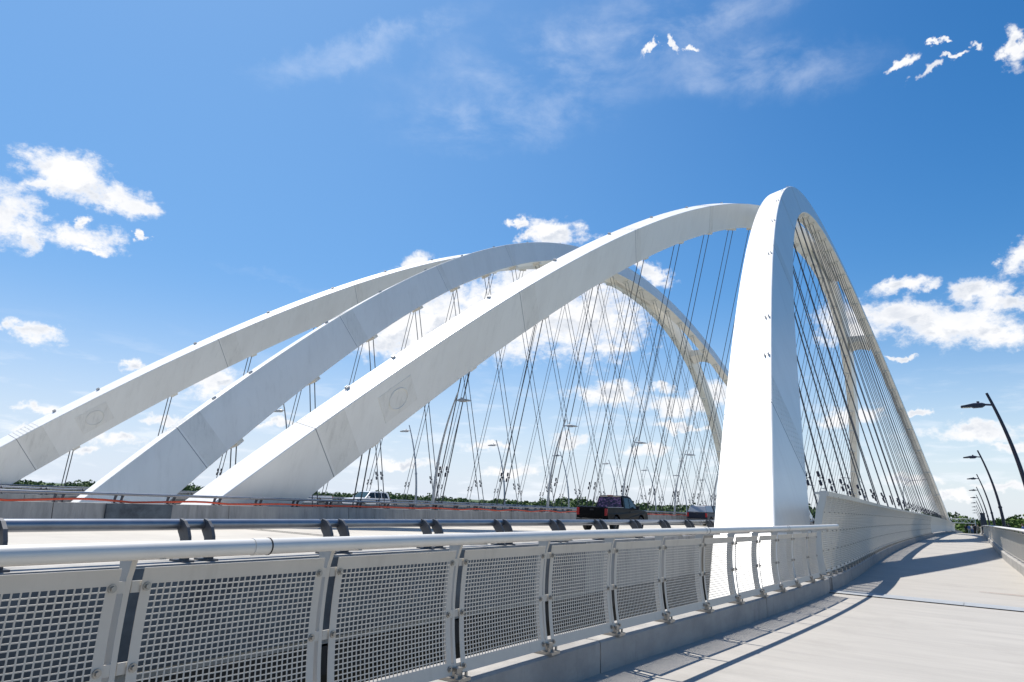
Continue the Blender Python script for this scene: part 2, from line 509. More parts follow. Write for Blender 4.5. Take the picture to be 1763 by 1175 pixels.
# ------------------------------------------------------------------ river and shore
b = MB()
b.add([(-20000, -20000, -22), (20000, -20000, -22), (20000, 20000, -22), (-20000, 20000, -22)], [(0, 1, 2, 3)])
tag(b.build('river', M['water']), kind='structure')
b = MB()
shore = [(-9000, -2500), (-2200, -250), (-1000, 330), (-420, 640), (-60, 440), (40, 400), (300, 420), (900, 300), (9000, -2500), (12000, 19000), (-12000, 19000)]
b.add([(x, y, -20.4) for x, y in shore] + [(x, y, -22.5) for x, y in shore], [tuple(range(11))] + [(i, (i + 1) % 11, 11 + (i + 1) % 11, 11 + i) for i in range(11)])
tag(b.build('far_shore', M['grass']), kind='structure')

# ------------------------------------------------------------------ footpath
o = strip(lambda y: [(XL(y) - 0.55, ZP + crest(y)), (XR(y) + 0.4, ZP + crest(y)), (XR(y) + 0.4, ZP - 0.3 + crest(y)), (XL(y) - 0.55, ZP - 0.3 + crest(y))], YSTEPS, 'footpath', M['path'])
tag(o, kind='structure')
KY = [-12 + 0.0 + i * 1.0 for i in range(30)] + [y for y in YSTEPS if y > 18]
def kerbprof(y):
    x, z = XL(y), crest(y)
    return [(x, ZP - 0.01 + z), (x - 0.005, ZK - 0.02 + z), (x - 0.025, ZK + z), (x - 0.5, ZK + z), (x - 0.5, ZP - 0.32 + z), (x - 0.3, ZP - 0.32 + z)]
t = thing('concrete_kerb', (-3.4, 5, ZP), 'grey concrete kerb carrying the perforated railing left of the footpath, before the joint', 'kerb')
for y0, y1 in ((-12, -3.9), (-3.88, 1.45), (1.47, 6.55), (6.57, 11.75), (11.77, JY - 0.25)):
    strip(kerbprof, list(np.linspace(y0, y1, 13)), 'kerb_block', M['kerb'], t)
t = thing('concrete_kerb', (-3.0, 30, ZP), 'long grey concrete kerb carrying the tall mesh screen, beyond the joint', 'kerb')
ky = [JY + 0.08] + [20 + 3 * i for i in range(8)] + [44 + 6 * i for i in range(29)]
for y0, y1 in zip(ky[:-1], ky[1:]):
    strip(kerbprof, list(np.linspace(y0, y1 - 0.02, 5)), 'kerb_block', M['kerb'], t)
t = thing('concrete_kerb', (1.4, 60, ZP), 'sunlit concrete kerb under the outer railing right of the footpath', 'kerb')
for y0, y1 in zip([18 + 6 * i for i in range(36)], [24 + 6 * i for i in range(36)]):
    strip(lambda y: [(XR(y), ZP - 0.01 + crest(y)), (XR(y) + 0.01, ZK - 0.02 + crest(y)), (XR(y) + 0.03, ZK + crest(y)), (XR(y) + 0.39, ZK + crest(y)), (XR(y) + 0.39, ZP - 0.3 + crest(y))], list(np.linspace(y0, y1 - 0.02, 4)), 'kerb_block', M['kerb'], t)
# expansion joint across the path: cover plates
t = thing('expansion_joint', (-1, JY, ZP), 'pale steel expansion joint plates set across the footpath', 'joint plate')
b = MB(); b.box((-1.62, JY, ZP + 0.005), (2.6, 0.66, 0.006)); b.build('cover_plate', M['plate'], t)
b = MB(); b.box((0.40, JY, ZP + 0.005), (1.42, 0.66, 0.006)); b.build('tread_plate', M['plate'], t)
b = MB(); b.box((-0.95, JY - 0.345, ZP + 0.004), (4.1, 0.014, 0.004)); b.box((-0.95, JY + 0.345, ZP + 0.004), (4.1, 0.014, 0.004)); b.build('joint_gap', M['rubber'], t)
b = MB(); b.box((XL(JY) - 0.25, JY - 0.085, ZP + 0.146), (0.47, 0.30, 0.285)); b.build('kerb_cover', M['plate_dark'], t)
b = MB(); b.add([(-0.05, 19.9, ZP + 0.004), (0.6, 19.83, ZP + 0.004), (1.15, 19.75, ZP + 0.004), (1.15, 19.83, ZP + 0.004), (0.6, 19.9, ZP + 0.004), (-0.05, 19.94, ZP + 0.004)], [(0, 1, 4, 5), (1, 2, 3, 4)])
tag(b.build('rusty_seam', M['rust']), 'thin rusty brown seam running in from the right kerb beyond the joint plates', 'seam')

# ------------------------------------------------------------------ path railing with perforated panels
def XH(y): return XL(y) + 0.14          # handrail
def post_x(h): return -0.10 - 0.22 * h + 0.19 * h * h      # concave lean, h in 0..1 of the post, relative to XL
PH = 0.965                                # post height above kerb
t = thing('path_railing', (-3.3, 5, ZK), 'low grey railing with square-hole panels and round handrail, left of the footpath', 'railing')
PY = [-1.86, -0.6, 0.65, 1.89, 3.12, 4.40, 5.69, 6.97, 8.2, 9.42, 10.62, 11.74, 12.8, 13.85, 15.05, 15.95]
# handrail in lengths with couplings
hs = [-5.5, 2.47, 9.0, 12.6, 16.95]
zh = lambda y: -0.300 + 0.045 * min(max(y, 0), 18) / 18
for i in range(4):
    ys = np.linspace(hs[i], hs[i + 1], 14)
    b = MB(); b.tube([(XH(y), y, zh(y)) for y in ys], 0.0415, 20, caps=True)
    b.build('handrail', M['alu'], t, smooth=True)
    if i < 3:
        y = hs[i + 1]
        b = MB(); b.tube([(XH(y), y - 0.10, zh(y)), (XH(y), y - 0.004, zh(y))], 0.044, 20)
        b.build('handrail_sleeve', M['alu'], t, smooth=True)
        b = MB(); b.tube([(XH(y), y - 0.004, zh(y)), (XH(y), y + 0.004, zh(y))], 0.046, 20)
        b.build('coupling_ring', M['rubber'], t)
def post_mesh(y):
    b = MB()
    n = 12
    hs_ = np.linspace(0, 1, n)
    lft, rgt = [], []
    for h in hs_:
        x = post_x(h); wd = 0.04 + 0.005 * (1 - h)
        lft.append((x - wd, h * PH)); rgt.append((x + wd, h * PH))
    lft[-1] = (post_x(1) - 0.06, PH); rgt[-1] = (post_x(1) + 0.055, PH)
    poly = rgt + [(0.165, PH + 0.02), (0.13, PH + 0.045), (0.0, PH + 0.035), (-0.12, PH + 0.03)] + lft[::-1]
    b.prism(poly, 1, -0.014, 0.014)
    return b
def clamp_mesh():
    b = MB()
    b.box((-0.11, 0, 0.012), (0.26, 0.15, 0.024))
    b.box((-0.085, 0, 0.055), (0.11, 0.07, 0.065))
    for sx in (-0.2, -0.015):
        for sy in (-0.06, 0.06):
            b.tube([(sx, sy, 0.02), (sx, sy, 0.055)], 0.013, 6)
    return b
def place(o, loc, rotz=0.0, parent=None):
    o.location = loc; o.rotation_euler = (0, 0, rotz)
    if parent is not None: o.parent = parent
    return o
post_me = clamp_me = None
base = Vector(t.location)
for i, y in enumerate(PY):
    loc = Vector((XL(y), y, ZK)) - base
    if i == 0:
        p0 = post_mesh(y).build('post', M['panel'], t, loc=loc)
        c0_ = clamp_mesh().build('base_clamp', M['bolt'], p0, loc=(0, 0, 0), smooth=False)
    else:
        p = p0.copy(); COL.objects.link(p); p.location = loc
        c = c0_.copy(); COL.objects.link(c); c.parent = p
def perf_panel(width, height, cols, rows, side, topb, botb, xfun, thick=0.004):
    """perforated sheet in local coords: y 0..width, z 0..height, x from xfun(z)"""
    ywid = (width - 2 * side) / cols
    zhei = (height - topb - botb) / rows
    bar = 0.20
    ys = [0.0]; yo = []
    for c in range(cols):
        ys += [side + ywid * (c + bar / 2), side + ywid * (c + 1 - bar / 2)]; yo.append(len(ys) - 2)
    ys.append(width)
    zs = [0.0, botb * 0.5]; zo = []
    for r in range(rows):
        zs += [botb + zhei * (r + bar / 2), botb + zhei * (r + 1 - bar / 2)]; zo.append(len(zs) - 2)
    zs += [height - topb * 0.5, height]
    vs = [(xfun(z), y, z) for z in zs for y in ys]
    ny = len(ys)
    hy, hz = set(yo), set(zo)
    fs = []
    for k in range(len(zs) - 1):
        for j in range(ny - 1):
            if j in hy and k in hz: continue
            fs.append((k * ny + j, k * ny + j + 1, (k + 1) * ny + j + 1, (k + 1) * ny + j))
    b = MB()
    me = bpy.data.meshes.new('t'); me.from_pydata(vs, [], fs)
    bm = bmesh.new(); bm.from_mesh(me)
    bmesh.ops.recalc_face_normals(bm, faces=bm.faces)
    bmesh.ops.solidify(bm, geom=bm.faces[:], thickness=thick)
    bm.verts.index_update()
    b.add([v.co[:] for v in bm.verts], [[v.index for v in f.verts] for f in bm.faces])
    bm.free(); bpy.data.meshes.remove(me)
    return b
PB, PTOP = 0.04, 0.925                    # panel bottom / top above kerb
def pan_x(z):
    h = (z + PB) / PH
    return post_x(h) + 0.052
pb = perf_panel(1.165, PTOP - PB, 29, 24, 0.05, 0.075, 0.085, pan_x)
bolt_b = MB()
bolt_b.tube([(0, 0, 0), (0.012, 0, 0)], 0.021, 12); bolt_b.tube([(0.012, 0, 0), (0.024, 0, 0)], 0.012, 6)
pan0 = bolt0 = tab0 = None
for i in range(len(PY) - 1):
    y0, y1 = PY[i], PY[i + 1]
    loc = Vector((XL(y0), y0 + 0.055, ZK + PB)) - base
    rz = math.atan2(-(XL(y1) - XL(y0)), y1 - y0)
    if pan0 is None:
        pan0 = pb.build('mesh_panel', M['panel'], t, loc=loc)
        pn = pan0
    else:
        pn = pan0.copy(); COL.objects.link(pn); pn.location = loc
    pn.rotation_euler = (0, 0, rz)
    pn.scale = (1, (y1 - y0 - 0.11) / 1.165, 1)
    for yy in (0.028, 1.137):
        for zz in (0.045, 0.42, 0.795):
            if bolt0 is None:
                bolt0 = bolt_b.build('bolt', M['bolt'], pn, loc=(pan_x(zz), yy, zz), smooth=True)
            else:
                q = bolt0.copy(); COL.objects.link(q); q.parent = pn; q.location = (pan_x(zz), yy, zz)
            tl = (pan_x(zz) - 0.012, yy + (-0.04 if yy < 0.5 else 0.04), zz)
            if tab0 is None:
                tb = MB(); tb.box((0, 0, 0), (0.008, 0.06, 0.055)); tab0 = tb.build('tab', M['panel'], pn, loc=tl)
            else:
                q = tab0.copy(); COL.objects.link(q); q.parent = pn; q.location = tl

# ------------------------------------------------------------------ tall mesh screen
FS, FP = 17.0, 0.72
FH = 1.80
def fx(h):  # h metres above kerb, relative to XL
    return float(np.interp(h, [0, 0.45, 0.9, 1.32, 1.76], [-0.15, -0.20, -0.21, -0.14, -0.02]))
t = thing('mesh_screen', (-3.0, 60, ZK), 'tall curved silver mesh screen along the left of the footpath beyond the joint', 'screen fence')
base = Vector(t.location)
fb = perf_panel(0.675, FH - 0.06, 15, 36, 0.04, 0.05, 0.06, lambda z: fx(z + 0.06), thick=0.004)
for zz in (0.05, 0.46, 0.88, 1.30, 1.66):
    for yy in (0.03, 0.67):
        fb.cur = 1
        fb.box((fx(zz + 0.06) + 0.016, yy, zz), (0.022, 0.026, 0.026))
fpan = fpost = fcl = None
NF = 98
for i in range(NF):
    y = FS + FP * i
    loc = Vector((XL(y), y + 0.015, ZK + 0.06 + crest(y))) - base
    rz = math.atan2(-(XL(y + FP) - XL(y)), FP)
    if fpan is None:
        fpan = fb.build('screen_panel', [M['fence'], M['bolt']], t, loc=loc); q = fpan
    else:
        q = fpan.copy(); COL.objects.link(q); q.location = loc
    q.rotation_euler = (0, 0, rz)
for i in range(NF + 1):
    y = FS + FP * i
    loc = Vector((XL(y), y, ZK + crest(y))) - base
    if fpost is None:
        b = MB()
        hh = np.linspace(0, FH, 10)
        poly = [(fx(h) + 0.010, h) for h in hh] + [(fx(h) - 0.012 - 0.10 - 0.05 * (1 - h / FH), h) for h in hh[::-1]]
        b.prism(poly, 1, -0.012, 0.012)
        fpost = b.build('screen_post', M['fence'], t, loc=loc)
        b = MB(); b.box((-0.16, 0, 0.012), (0.28, 0.16, 0.024)); b.box((-0.05, 0.0, 0.05), (0.05, 0.08, 0.06))
        fcl = b.build('base_clamp', M['bolt'], fpost, loc=(0, 0, 0))
    else:
        q = fpost.copy(); COL.objects.link(q); q.location = loc
        c = fcl.copy(); COL.objects.link(c); c.parent = q
b = MB()
hh = np.linspace(0.0, FH + 0.02, 12)
b.prism([(XL(FS) + fx(h) + 0.004, ZK + h) for h in hh] + [(XL(FS) + fx(h) - 0.15, ZK + h) for h in hh[::-1]], 1, FS - 0.03, FS - 0.016)
b.build('end_plate', M['fence'], t)
FE = FS + FP * NF
b = MB()
yy = np.linspace(FE, 200, 400)
zz = np.linspace(0.06, FH, 26)
vs = [(XL(y) + fx(z), y, ZK + z + crest(y)) for z in zz for y in yy]
fs = [(k * 400 + j, k * 400 + j + 1, (k + 1) * 400 + j + 1, (k + 1) * 400 + j) for k in range(25) for j in range(399)]
b.add(vs, fs)
tag(b.build('distant_screen', M['fence'], t), kind='stuff')
strip(lambda y: [(XL(y) + fx(FH) - 0.27, ZK + FH - 0.04 + crest(y)), (XL(y) + fx(FH) + 0.02, ZK + FH - 0.09 + crest(y)), (XL(y) + fx(FH) + 0.035, ZK + FH + 0.02 + crest(y)), (XL(y) + fx(FH) - 0.27, ZK + FH + 0.0 + crest(y))],
      [FS - 0.02] + [y for y in YSTEPS if 18.5 < y < 201], 'top_cap', M['fence'], t)

# ------------------------------------------------------------------ outer railing on the right of the path
t = thing('outer_railing', (1.35, 60, ZK), 'low mesh railing with pale flat cap along the right of the footpath', 'railing')
base = Vector(t.location)
OY0, OP, ON = 20.0, 1.9, 96
RH = 1.04
ob = perf_panel(1.84, 0.93, 40, 20, 0.03, 0.04, 0.05, lambda z: 0.0, thick=0.004)
opan = opost = None
for i in range(ON):
    y = OY0 + OP * i
    loc = Vector((XR(y) + 0.13, y + 0.03, ZK + 0.05 + crest(y))) - base
    if opan is None:
        opan = ob.build('mesh_panel', M['panel'], t, loc=loc); q = opan
        b = MB(); b.box((0.06, 0, RH / 2), (0.09, 0.03, RH)); b.box((0.05, 0, 0.015), (0.16, 0.14, 0.03))
        b.box((0.035, 0, 0.06), (0.04, 0.09, 0.07))
        opost = b.build('post', M['panel'], t, loc=loc - Vector((0, 0.03, 0.05))); r = opost
    else:
        q = opan.copy(); COL.objects.link(q)
        r = opost.copy(); COL.objects.link(r)
    q.location = loc; q.rotation_euler = (0, 0, math.atan2(-(XR(y + OP) - XR(y)), OP))
    r.location = loc - Vector((0, 0.03, 0.05))
oys = [20] + [y for y in YSTEPS if 20 < y < 204]
strip(lambda y: [(XR(y) - 0.06, ZK + RH + 0.02 + crest(y)), (XR(y) - 0.08, ZK + RH + 0.05 + crest(y)), (XR(y) - 0.05, ZK + RH + 0.075 + crest(y)), (XR(y) + 0.26, ZK + RH + 0.075 + crest(y)), (XR(y) + 0.27, ZK + RH + crest(y))], oys, 'top_cap', M['alu'], t)

# ------------------------------------------------------------------ roadways
def road(name, x0, x1):
    def prof(y):
        z = ZR + crest(y)
        return [(x0, z), (x1, z), (x1, z - 0.28), (x1 - 0.5, z - 0.28), (x1 - 0.5, z - 3.2), (x0 + 0.5, z - 3.2), (x0 + 0.5, z - 0.28), (x0, z - 0.28)]
    ys = [-60, -30] + YSTEPS
    bb = MB()
    R = [prof(y) for y in ys]
    bb.add([(x, y, z) for y, r in zip(ys, R) for x, z in (r[0], r[1])], [(2 * i, 2 * i + 1, 2 * i + 3, 2 * i + 2) for i in range(len(ys) - 1)])
    bb.cur = 1
    n = 7
    bb.add([(x, y, z) for y, r in zip(ys, R) for x, z in (r[1], r[2], r[3], r[4], r[5], r[6], r[7], r[0])], [(8 * i + j, 8 * i + j + 1, 8 * i + 8 + j + 1, 8 * i + 8 + j) for i in range(len(ys) - 1) for j in range(7)])
    tag(bb.build(name, [M['road'], M['girder']]), kind='structure')
road('roadway', -23.9, -5.35)
road('far_roadway', -54.2, -35.1)
b = MB()
for y0 in (16.35, 16.75):
    b.box((-14.6, y0, ZR + 0.004), (16.8, 0.06, 0.006))
b.build('joint_gap', M['rubber']); jo = bpy.data.objects['joint_gap.001'] if 'joint_gap.001' in bpy.data.objects else bpy.data.objects['joint_gap']
jo.name = 'road_joint'; tag(jo, 'narrow dark expansion joint crossing the near roadway behind the pipe rail', 'joint')

def bracket_poly(s):
    # curved plate seen from the road side, s=+1 leans towards -x
    pts = [(0.11, 0.0), (0.115, 0.12), (0.10, 0.20), (0.06, 0.275), (0.0, 0.325), (-0.06, 0.342), (-0.075, 0.30), (-0.07, 0.24), (-0.02, 0.18), (0.005, 0.10), (0.01, 0.0)]
    return [(s * x, z) for x, z in pts]
def barrier(label, xc, side, y_start, y_end, sp, railz=-0.31, n_br=48, cat='barrier'):
    """side=+1: road lies at -x of the barrier (barrier on the right of its road)"""
    t = thing('traffic_barrier', (xc, 0, ZR), label, cat, 'concrete barriers with pipe rails')
    bs = Vector(t.location)
    s = side
    def prof(y):
        z = crest(y)
        q = [(xc + s * 0.20, -0.60 + z), (xc + s * 0.20, ZR - 0.02 + z), (xc - s * 0.24, ZR - 0.02 + z), (xc - s * 0.24, ZR + 0.08 + z), (xc - s * 0.15, -0.60 + z)]
        return q
    segs = np.arange(y_start, 131, 6.0)
    for a, c in zip(segs[:-1], segs[1:]):
        strip(prof, list(np.linspace(a, c - 0.025, 4)), 'wall_block', M['barrier'], t)
    strip(prof, [float(segs[-1])] + [y for y in YSTEPS if y > 131], 'wall_block', M['barrier'], t)
    rx = xc - s * 0.06
    jn = [y_start, 4.95, 16.9, 28.9, 52.9, 100.0, 440]
    for a, c in zip(jn[:-1], jn[1:]):
        ys = [a] + [y for y in YSTEPS if a < y < c] + [c - 0.03]
        b = MB(); b.tube([(rx, y, railz + crest(y)) for y in ys], 0.046, 14); b.build('pipe_rail', M['rail'], t, smooth=True)
    br = None
    for i in range(n_br):
        for dy in (-0.11, 0.11):
            y = y_start + 0.2 + sp * i + dy
            loc = Vector((xc + s * 0.02, y, -0.60 + crest(y))) - bs
            if br is None:
                b = MB(); b.prism(bracket_poly(s), 1, -0.014, 0.014); b.box((s * 0.03, 0, 0.008), (0.2, 0.10, 0.016))
                br = b.build('rail_bracket', M['bracket'], t, loc=loc)
            else:
                q = br.copy(); COL.objects.link(q); q.location = loc
    yl = y_start + 0.2 + sp * n_br
    b = MB()
    while yl < 230:
        b.box((xc, yl, -0.46 + crest(yl)), (0.10, 0.24, 0.28)); yl += sp
    tag(b.build('distant_brackets', M['bracket'], t), kind='stuff')
    return t
barrier('near right concrete barrier with grey pipe rail between road and footpath', -5.55, 1, -4.4, 0, 1.545)
tb_ = bpy.data.objects['traffic_barrier']
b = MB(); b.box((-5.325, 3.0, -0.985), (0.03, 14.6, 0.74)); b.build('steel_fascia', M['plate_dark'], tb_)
tm = barrier('median concrete barrier of the near road with an orange hose along its top', -23.35, -1, -8, 0, 1.80)
barrier('far bridge barrier facing the median, its pipe rail just above the near one', -35.55, 1, 2, 0, 1.80)
barrier('outermost concrete barrier at the far edge of the far bridge', -53.7, -1, 14, 0, 1.80)
b = MB(); b.box((-23.10, 12.6, -1.0), (0.06, 2.2, 0.78)); b.build('joint_cover', M['plate_dark'], tm)
pts = []
for i in range(260):
    y = 2 + i * 0.45
    ph = (y - 2) / 1.8
    pts.append((-23.22, y, -0.555 + 0.055 * abs(math.sin(ph * math.pi * 0.5 + 0.4)) + 0.02 * math.sin(i * 0.7) + crest(y)))
b = MB(); b.tube(pts, 0.034, 6)
tag(b.build('orange_hose', M['orange'], smooth=True), 'orange hose lying along the top of the median barrier', 'hose')
b = MB(); b.tube([(-4.95, 9, -2.05), (-4.75, 16, -2.05)], 0.022, 8)
tag(b.build('conduit_pipe', M['alu'], smooth=True), 'thin white conduit pipe below the railing in the gap beside the arch leg', 'pipe')

# ------------------------------------------------------------------ arches
SP, YC, R_, Z0, G_ = 242.0, 105.799, 71.940, -35.477, -0.02147
WB, WT, CA, CB = 18.273, 1.0795, -14.7037, -44.6085
RB, D0, D1, SH, SH2 = 1.4054, 2.3995, 0.6305, -0.0546, -0.03967
def hfun(t):
    q = 1 - t * t
    return q + SH * q * (1 - q) + SH2 * q * (1 - q) * (1 - 2 * q)
def axis(c, sg, t):
    h = hfun(t)
    return np.array([c + sg * (WB - (WB - WT) * h), YC + t * SP / 2, Z0 + R_ * h + G_ * t * SP / 2])
def frame(c, sg, t):
    e = 1e-4
    A = axis(c, sg, t)
    tg = axis(c, sg, t + e) - axis(c, sg, t - e)
    tg /= np.linalg.norm(tg)
    m = np.array([R_, 0, sg * (WB - WT)]); m /= np.linalg.norm(m)
    n = np.cross(m, tg)
    if n[2] < 0: n = -n
    dep = D0 + D1 * (1 - hfun(t))
    return A, tg, m, n, dep
def section(c, sg, t, gx=0.0, gd=0.0, ch=0.03):
    A, tg, m, n, dep = frame(c, sg, t)
    a, d = RB / 2 + gx, dep / 2 + gd
    return [A + m * x + n * z for x, z in ((-a, -d + ch), (-a, d - ch), (-a + ch, d), (a - ch, d), (a, d - ch), (a, -d + ch), (a - ch, -d), (-a + ch, -d))]
def arch_pair(c, label, which):
    t = thing('basket_handle_arch', (c, YC, ZR), label, 'arch bridge', 'white steel arches')
    for sg in (-1, 1):
        b = MB()
        b.loft([section(c, sg, tt) for tt in np.linspace(-1, 1, 181)])
        rib = b.build('arch_rib', M['white'], t, smooth=True)
        for ts in (-0.702, -0.602, -0.5, -0.392, 0.392, 0.5, 0.602, 0.702):
            # dark seam line and slightly worn splice band above it
            b = MB(); b.loft([section(c, sg, ts - 0.00014, 0.003, 0.003), section(c, sg, ts + 0.00014, 0.003, 0.003)])
            b.build('splice_seam', M['seam'], rib)
            wdt = 0.0105 if abs(ts) > 0.6 else 0.006
            b = MB(); b.loft([section(c, sg, ts + 0.0009, 0.002, 0.002), section(c, sg, ts + wdt, 0.002, 0.002)])
            if ts < 0:
                for q in np.arange(ts + 0.0016, ts + wdt, 0.00155):
                    A, tg, m, n, dep = frame(c, sg, q)
                    rot = Matrix((tg, m, n)).transposed()
                    for u in np.arange(-0.6, 0.61, 0.12):
                        b.box(A + m * u + n * (dep / 2 + 0.007), (0.05, 0.05, 0.014), rot)
                    rot2 = Matrix((tg, n, m)).transposed()
                    if abs(ts) > 0.65:
                        for u in np.arange(-dep / 2 + 0.15, dep / 2 - 0.1, 0.2):
                            b.box(A + n * u + m * (RB / 2 + 0.005), (0.035, 0.035, 0.010), rot2)
            b.build('splice_band', M['white_worn'], rib)
        lug0 = None
        for ts in (-0.683, -0.663, -0.611, -0.563, -0.512, -0.462, -0.41, -0.345, -0.27, 0.3, 0.41, 0.51, 0.61):
            A, tg, m, n, dep = frame(c, sg, ts)
            p = A + m * sg * (RB / 2 - 0.14) + n * (dep / 2 + 0.05)
            b = MB(); rot = Matrix((tg, m, n)).transposed()
            b.box(p - m * 0.06, (0.2, 0.03, 0.14), rot); b.box(p + m * 0.06, (0.2, 0.03, 0.14), rot)
            b.build('lifting_lug', M['lamp_grey'], rib)
        if sg == -1:
            # inspection hatch with its ring on the inner face
            A, tg, m, n, dep = frame(c, sg, -0.672)
            rot = Matrix((tg, n, m)).transposed()
            b = MB(); b.box(A + m * (RB / 2 + 0.008), (2.3, 1.45, 0.016), rot); b.build('hatch_plate', M['white_worn'], rib)
            b = MB()
            ring = [A + m * (RB / 2 + 0.03) + tg * 0.62 * math.cos(k * math.pi / 14) + n * 0.5 * math.sin(k * math.pi / 14) for k in range(29)]
            b.tube(ring, 0.03, 8, caps=False); b.build('hatch_ring', M['white_worn'], rib, smooth=True)
    # cross struts between the ribs
    for (ta, tb, arch) in ((-0.074, 0.05, False), (0.243, 0.266, True), (-0.266, -0.243, True)):
        b = MB()
        rings = []
        nseg = 14
        for k in range(nseg + 1):
            u = k / nseg
            tm_ = []
            for tt, z in ((ta, 1), (tb, 1), (tb, -1), (ta, -1)):
                L = frame(c, -1, tt); Rr = frame(c, 1, tt)
                pl = L[0] + L[2] * (RB / 2 - 0.02); pr = Rr[0] - Rr[2] * (RB / 2 - 0.02)
                q = pl * (1 - u) + pr * u
                dz = 1.05 if not arch else 0.95
                if z < 0:
                    arc = 0.55 * (2 * u - 1) ** 2 if arch else 0.2 * (2 * u - 1) ** 2
                    q = q - np.array([0, 0, 0.45 + arc * 0.9]) 
                else:
                    q = q + np.array([0, 0, 0.62 if arch else 0.8])
                tm_.append(q)
            rings.append(tm_)
        b.loft(rings)
        b.build('cross_strut', M['white'], t)
    return t
arch_pair(CA, 'nearer pair of white steel arch ribs joined at the crown over the near roadway', 'near')
arch_pair(CB, 'farther pair of white steel arch ribs on the left over the far roadway', 'far')

# ------------------------------------------------------------------ hangers: twin cables with clamp-on floodlights
lampb = MB()
lampb.tube([(-0.02, 0, 0), (-0.16, 0, 0)], 0.02, 6)
lampb.box((0, 0, 0), (0.11, 0.11, 0.12))
for zc, tilt in ((0.24, 1), (-0.24, -1)):
    lampb.tube([(-0.17, 0, zc - 0.16), (-0.18, 0, zc - 0.13), (-0.20, 0.0, zc + 0.13), (-0.20, 0, zc + 0.15)], [0.05, 0.075, 0.075, 0.05], 10)
lampb.tube([(-0.17, 0, -0.12), (-0.17, 0, 0.12)], 0.018, 6)
lamp_src = None
def hangers(c, sg, desc, group):
    global lamp_src
    n = 28
    for k in range(n):
        y = 23.9 + 6.03 * k
        tt = (y - YC) / (SP / 2)
        # point on the underside of the rib above this station
        A, tg, m, nn, dep = frame(c, sg, tt)
        for it in range(6):
            A, tg, m, nn, dep = frame(c, sg, tt)
            low = A - nn * dep / 2
            tt -= (low[1] - y) / (SP / 2)
        xb = c + sg * 10.12
        zb = ZR + 0.1 + crest(y)
        if low[2] < zb + 1.5: continue
        bot = Vector((xb, y, zb)); top = Vector(low)
        lab = '%s hanger pair from the near end, under %s' % ('first' if k == 0 else ordinal(k), desc)
        t = thing('hanger', bot, lab, 'cables', group)
        for dx in (-0.24, 0.24):
            o = Vector((dx, 0, 0))
            b = MB(); b.tube([bot + o, top + o + Vector((0, 0, 0.02))], 0.033, 6, caps=False); b.build('cable', M['cable'], t, smooth=True)
            d = (top - bot).normalized()
            ln = 2.75 / d.z
            loc = Vector((dx, 0, 0)) + d * ln
            if (top - bot).length < 5: continue
            if lamp_src is None:
                lamp_src = lampb.build('floodlight', M['lamp_black'], t, loc=loc, smooth=True); q = lamp_src; q.scale = (0.74,) * 3
            else:
                q = lamp_src.copy(); COL.objects.link(q); q.parent = t; q.location = loc
            q.rotation_euler = Vector((0, 0, 1)).rotation_difference(d).to_euler()
        b = MB(); b.box((bot.x, bot.y, bot.z + 0.2), (0.8, 0.5, 0.4)); b.build('anchor', M['bracket'], t)
        if k % 1 == 0 and k < 99:
            b = MB(); rot = Matrix((tg, m, nn)).transposed()
            b.box(top + Vector(nn * -0.12), (0.5, 0.9, 0.24), rot); b.build('socket_plate', M['white_worn'], t)
hangers(CA, 1, 'the right rib of the near arch', 'hangers of the near arch, right rib')
hangers(CA, -1, 'the left rib of the near arch', 'hangers of the near arch, left rib')
hangers(CB, 1, 'the right rib of the far arch', 'hangers of the far arch, right rib')
hangers(CB, -1, 'the left rib of the far arch', 'hangers of the far arch, left rib')

# ------------------------------------------------------------------ street lamps
def lamp_obj(label, group, loc, hgt, lean, headlen, material, rbase, lens=True):
    """pole bows towards +lean at mid height then over towards local -x"""
    t = thing('street_lamp', loc, label, 'street lamp', group)
    L = Vector(loc)
    pts, rr = [], []
    n = 18
    for k in range(n + 1):
        u = k / n
        x = -lean * (u ** 2.1)
        pts.append(L + Vector((x, 0, hgt * u))); rr.append(rbase * (1 - 0.55 * u))
    b = MB(); b.tube(pts[:8], rr[:8], 12); b.tube([pts[0], pts[0] + Vector((0, 0, 0.28))], rbase * 1.35, 12); b.tube([pts[7] - (pts[8] - pts[7]) * 0.2, pts[7] + (pts[8] - pts[7]) * 0.15], rr[7] * 1.3, 12)
    b.build('pole', material, t, smooth=True)
    b = MB(); b.tube(pts[7:], [r * 0.92 for r in rr[7:]], 12); b.build('pole_tip', material, t, smooth=True)
    uh = 0.925
    ph = L + Vector((-lean * uh ** 2.1, 0, hgt * uh))
    b = MB()
    b.tube([ph, ph + Vector((-0.32, 0, 0.03))], 0.035, 8)
    secs = []
    for f, wy, zt, zb in ((0.24, 0.05, 0.06, -0.02), (0.34, 0.12, 0.09, -0.075), (0.62, 0.14, 0.085, -0.085), (0.70, 0.15, 0.065, -0.045), (1.0, 0.13, 0.0, -0.065), (1.03, 0.10, -0.02, -0.06)):
        x = -headlen * f
        secs.append([ph + Vector((x, yy, zz)) for yy, zz in ((-wy, zb), (-wy, zt * 0.6), (-wy * 0.5, zt), (wy * 0.5, zt), (wy, zt * 0.6), (wy, zb))])
    b.loft(secs)
    hd = b.build('lamp_head', material, t)
    b = MB(); b.tube([ph + Vector((-headlen * 0.46, 0, 0.07)), ph + Vector((-headlen * 0.46, 0, 0.15))], 0.045, 10); b.build('photocell', material, hd)
    b = MB(); b.box(ph + Vector((-headlen * 0.84, 0, -0.066)), (headlen * 0.26, 0.18, 0.012)); b.build('lens', M['lens'], hd)
    return t
g = 'dark curved lamps right of the footpath'
p0 = None
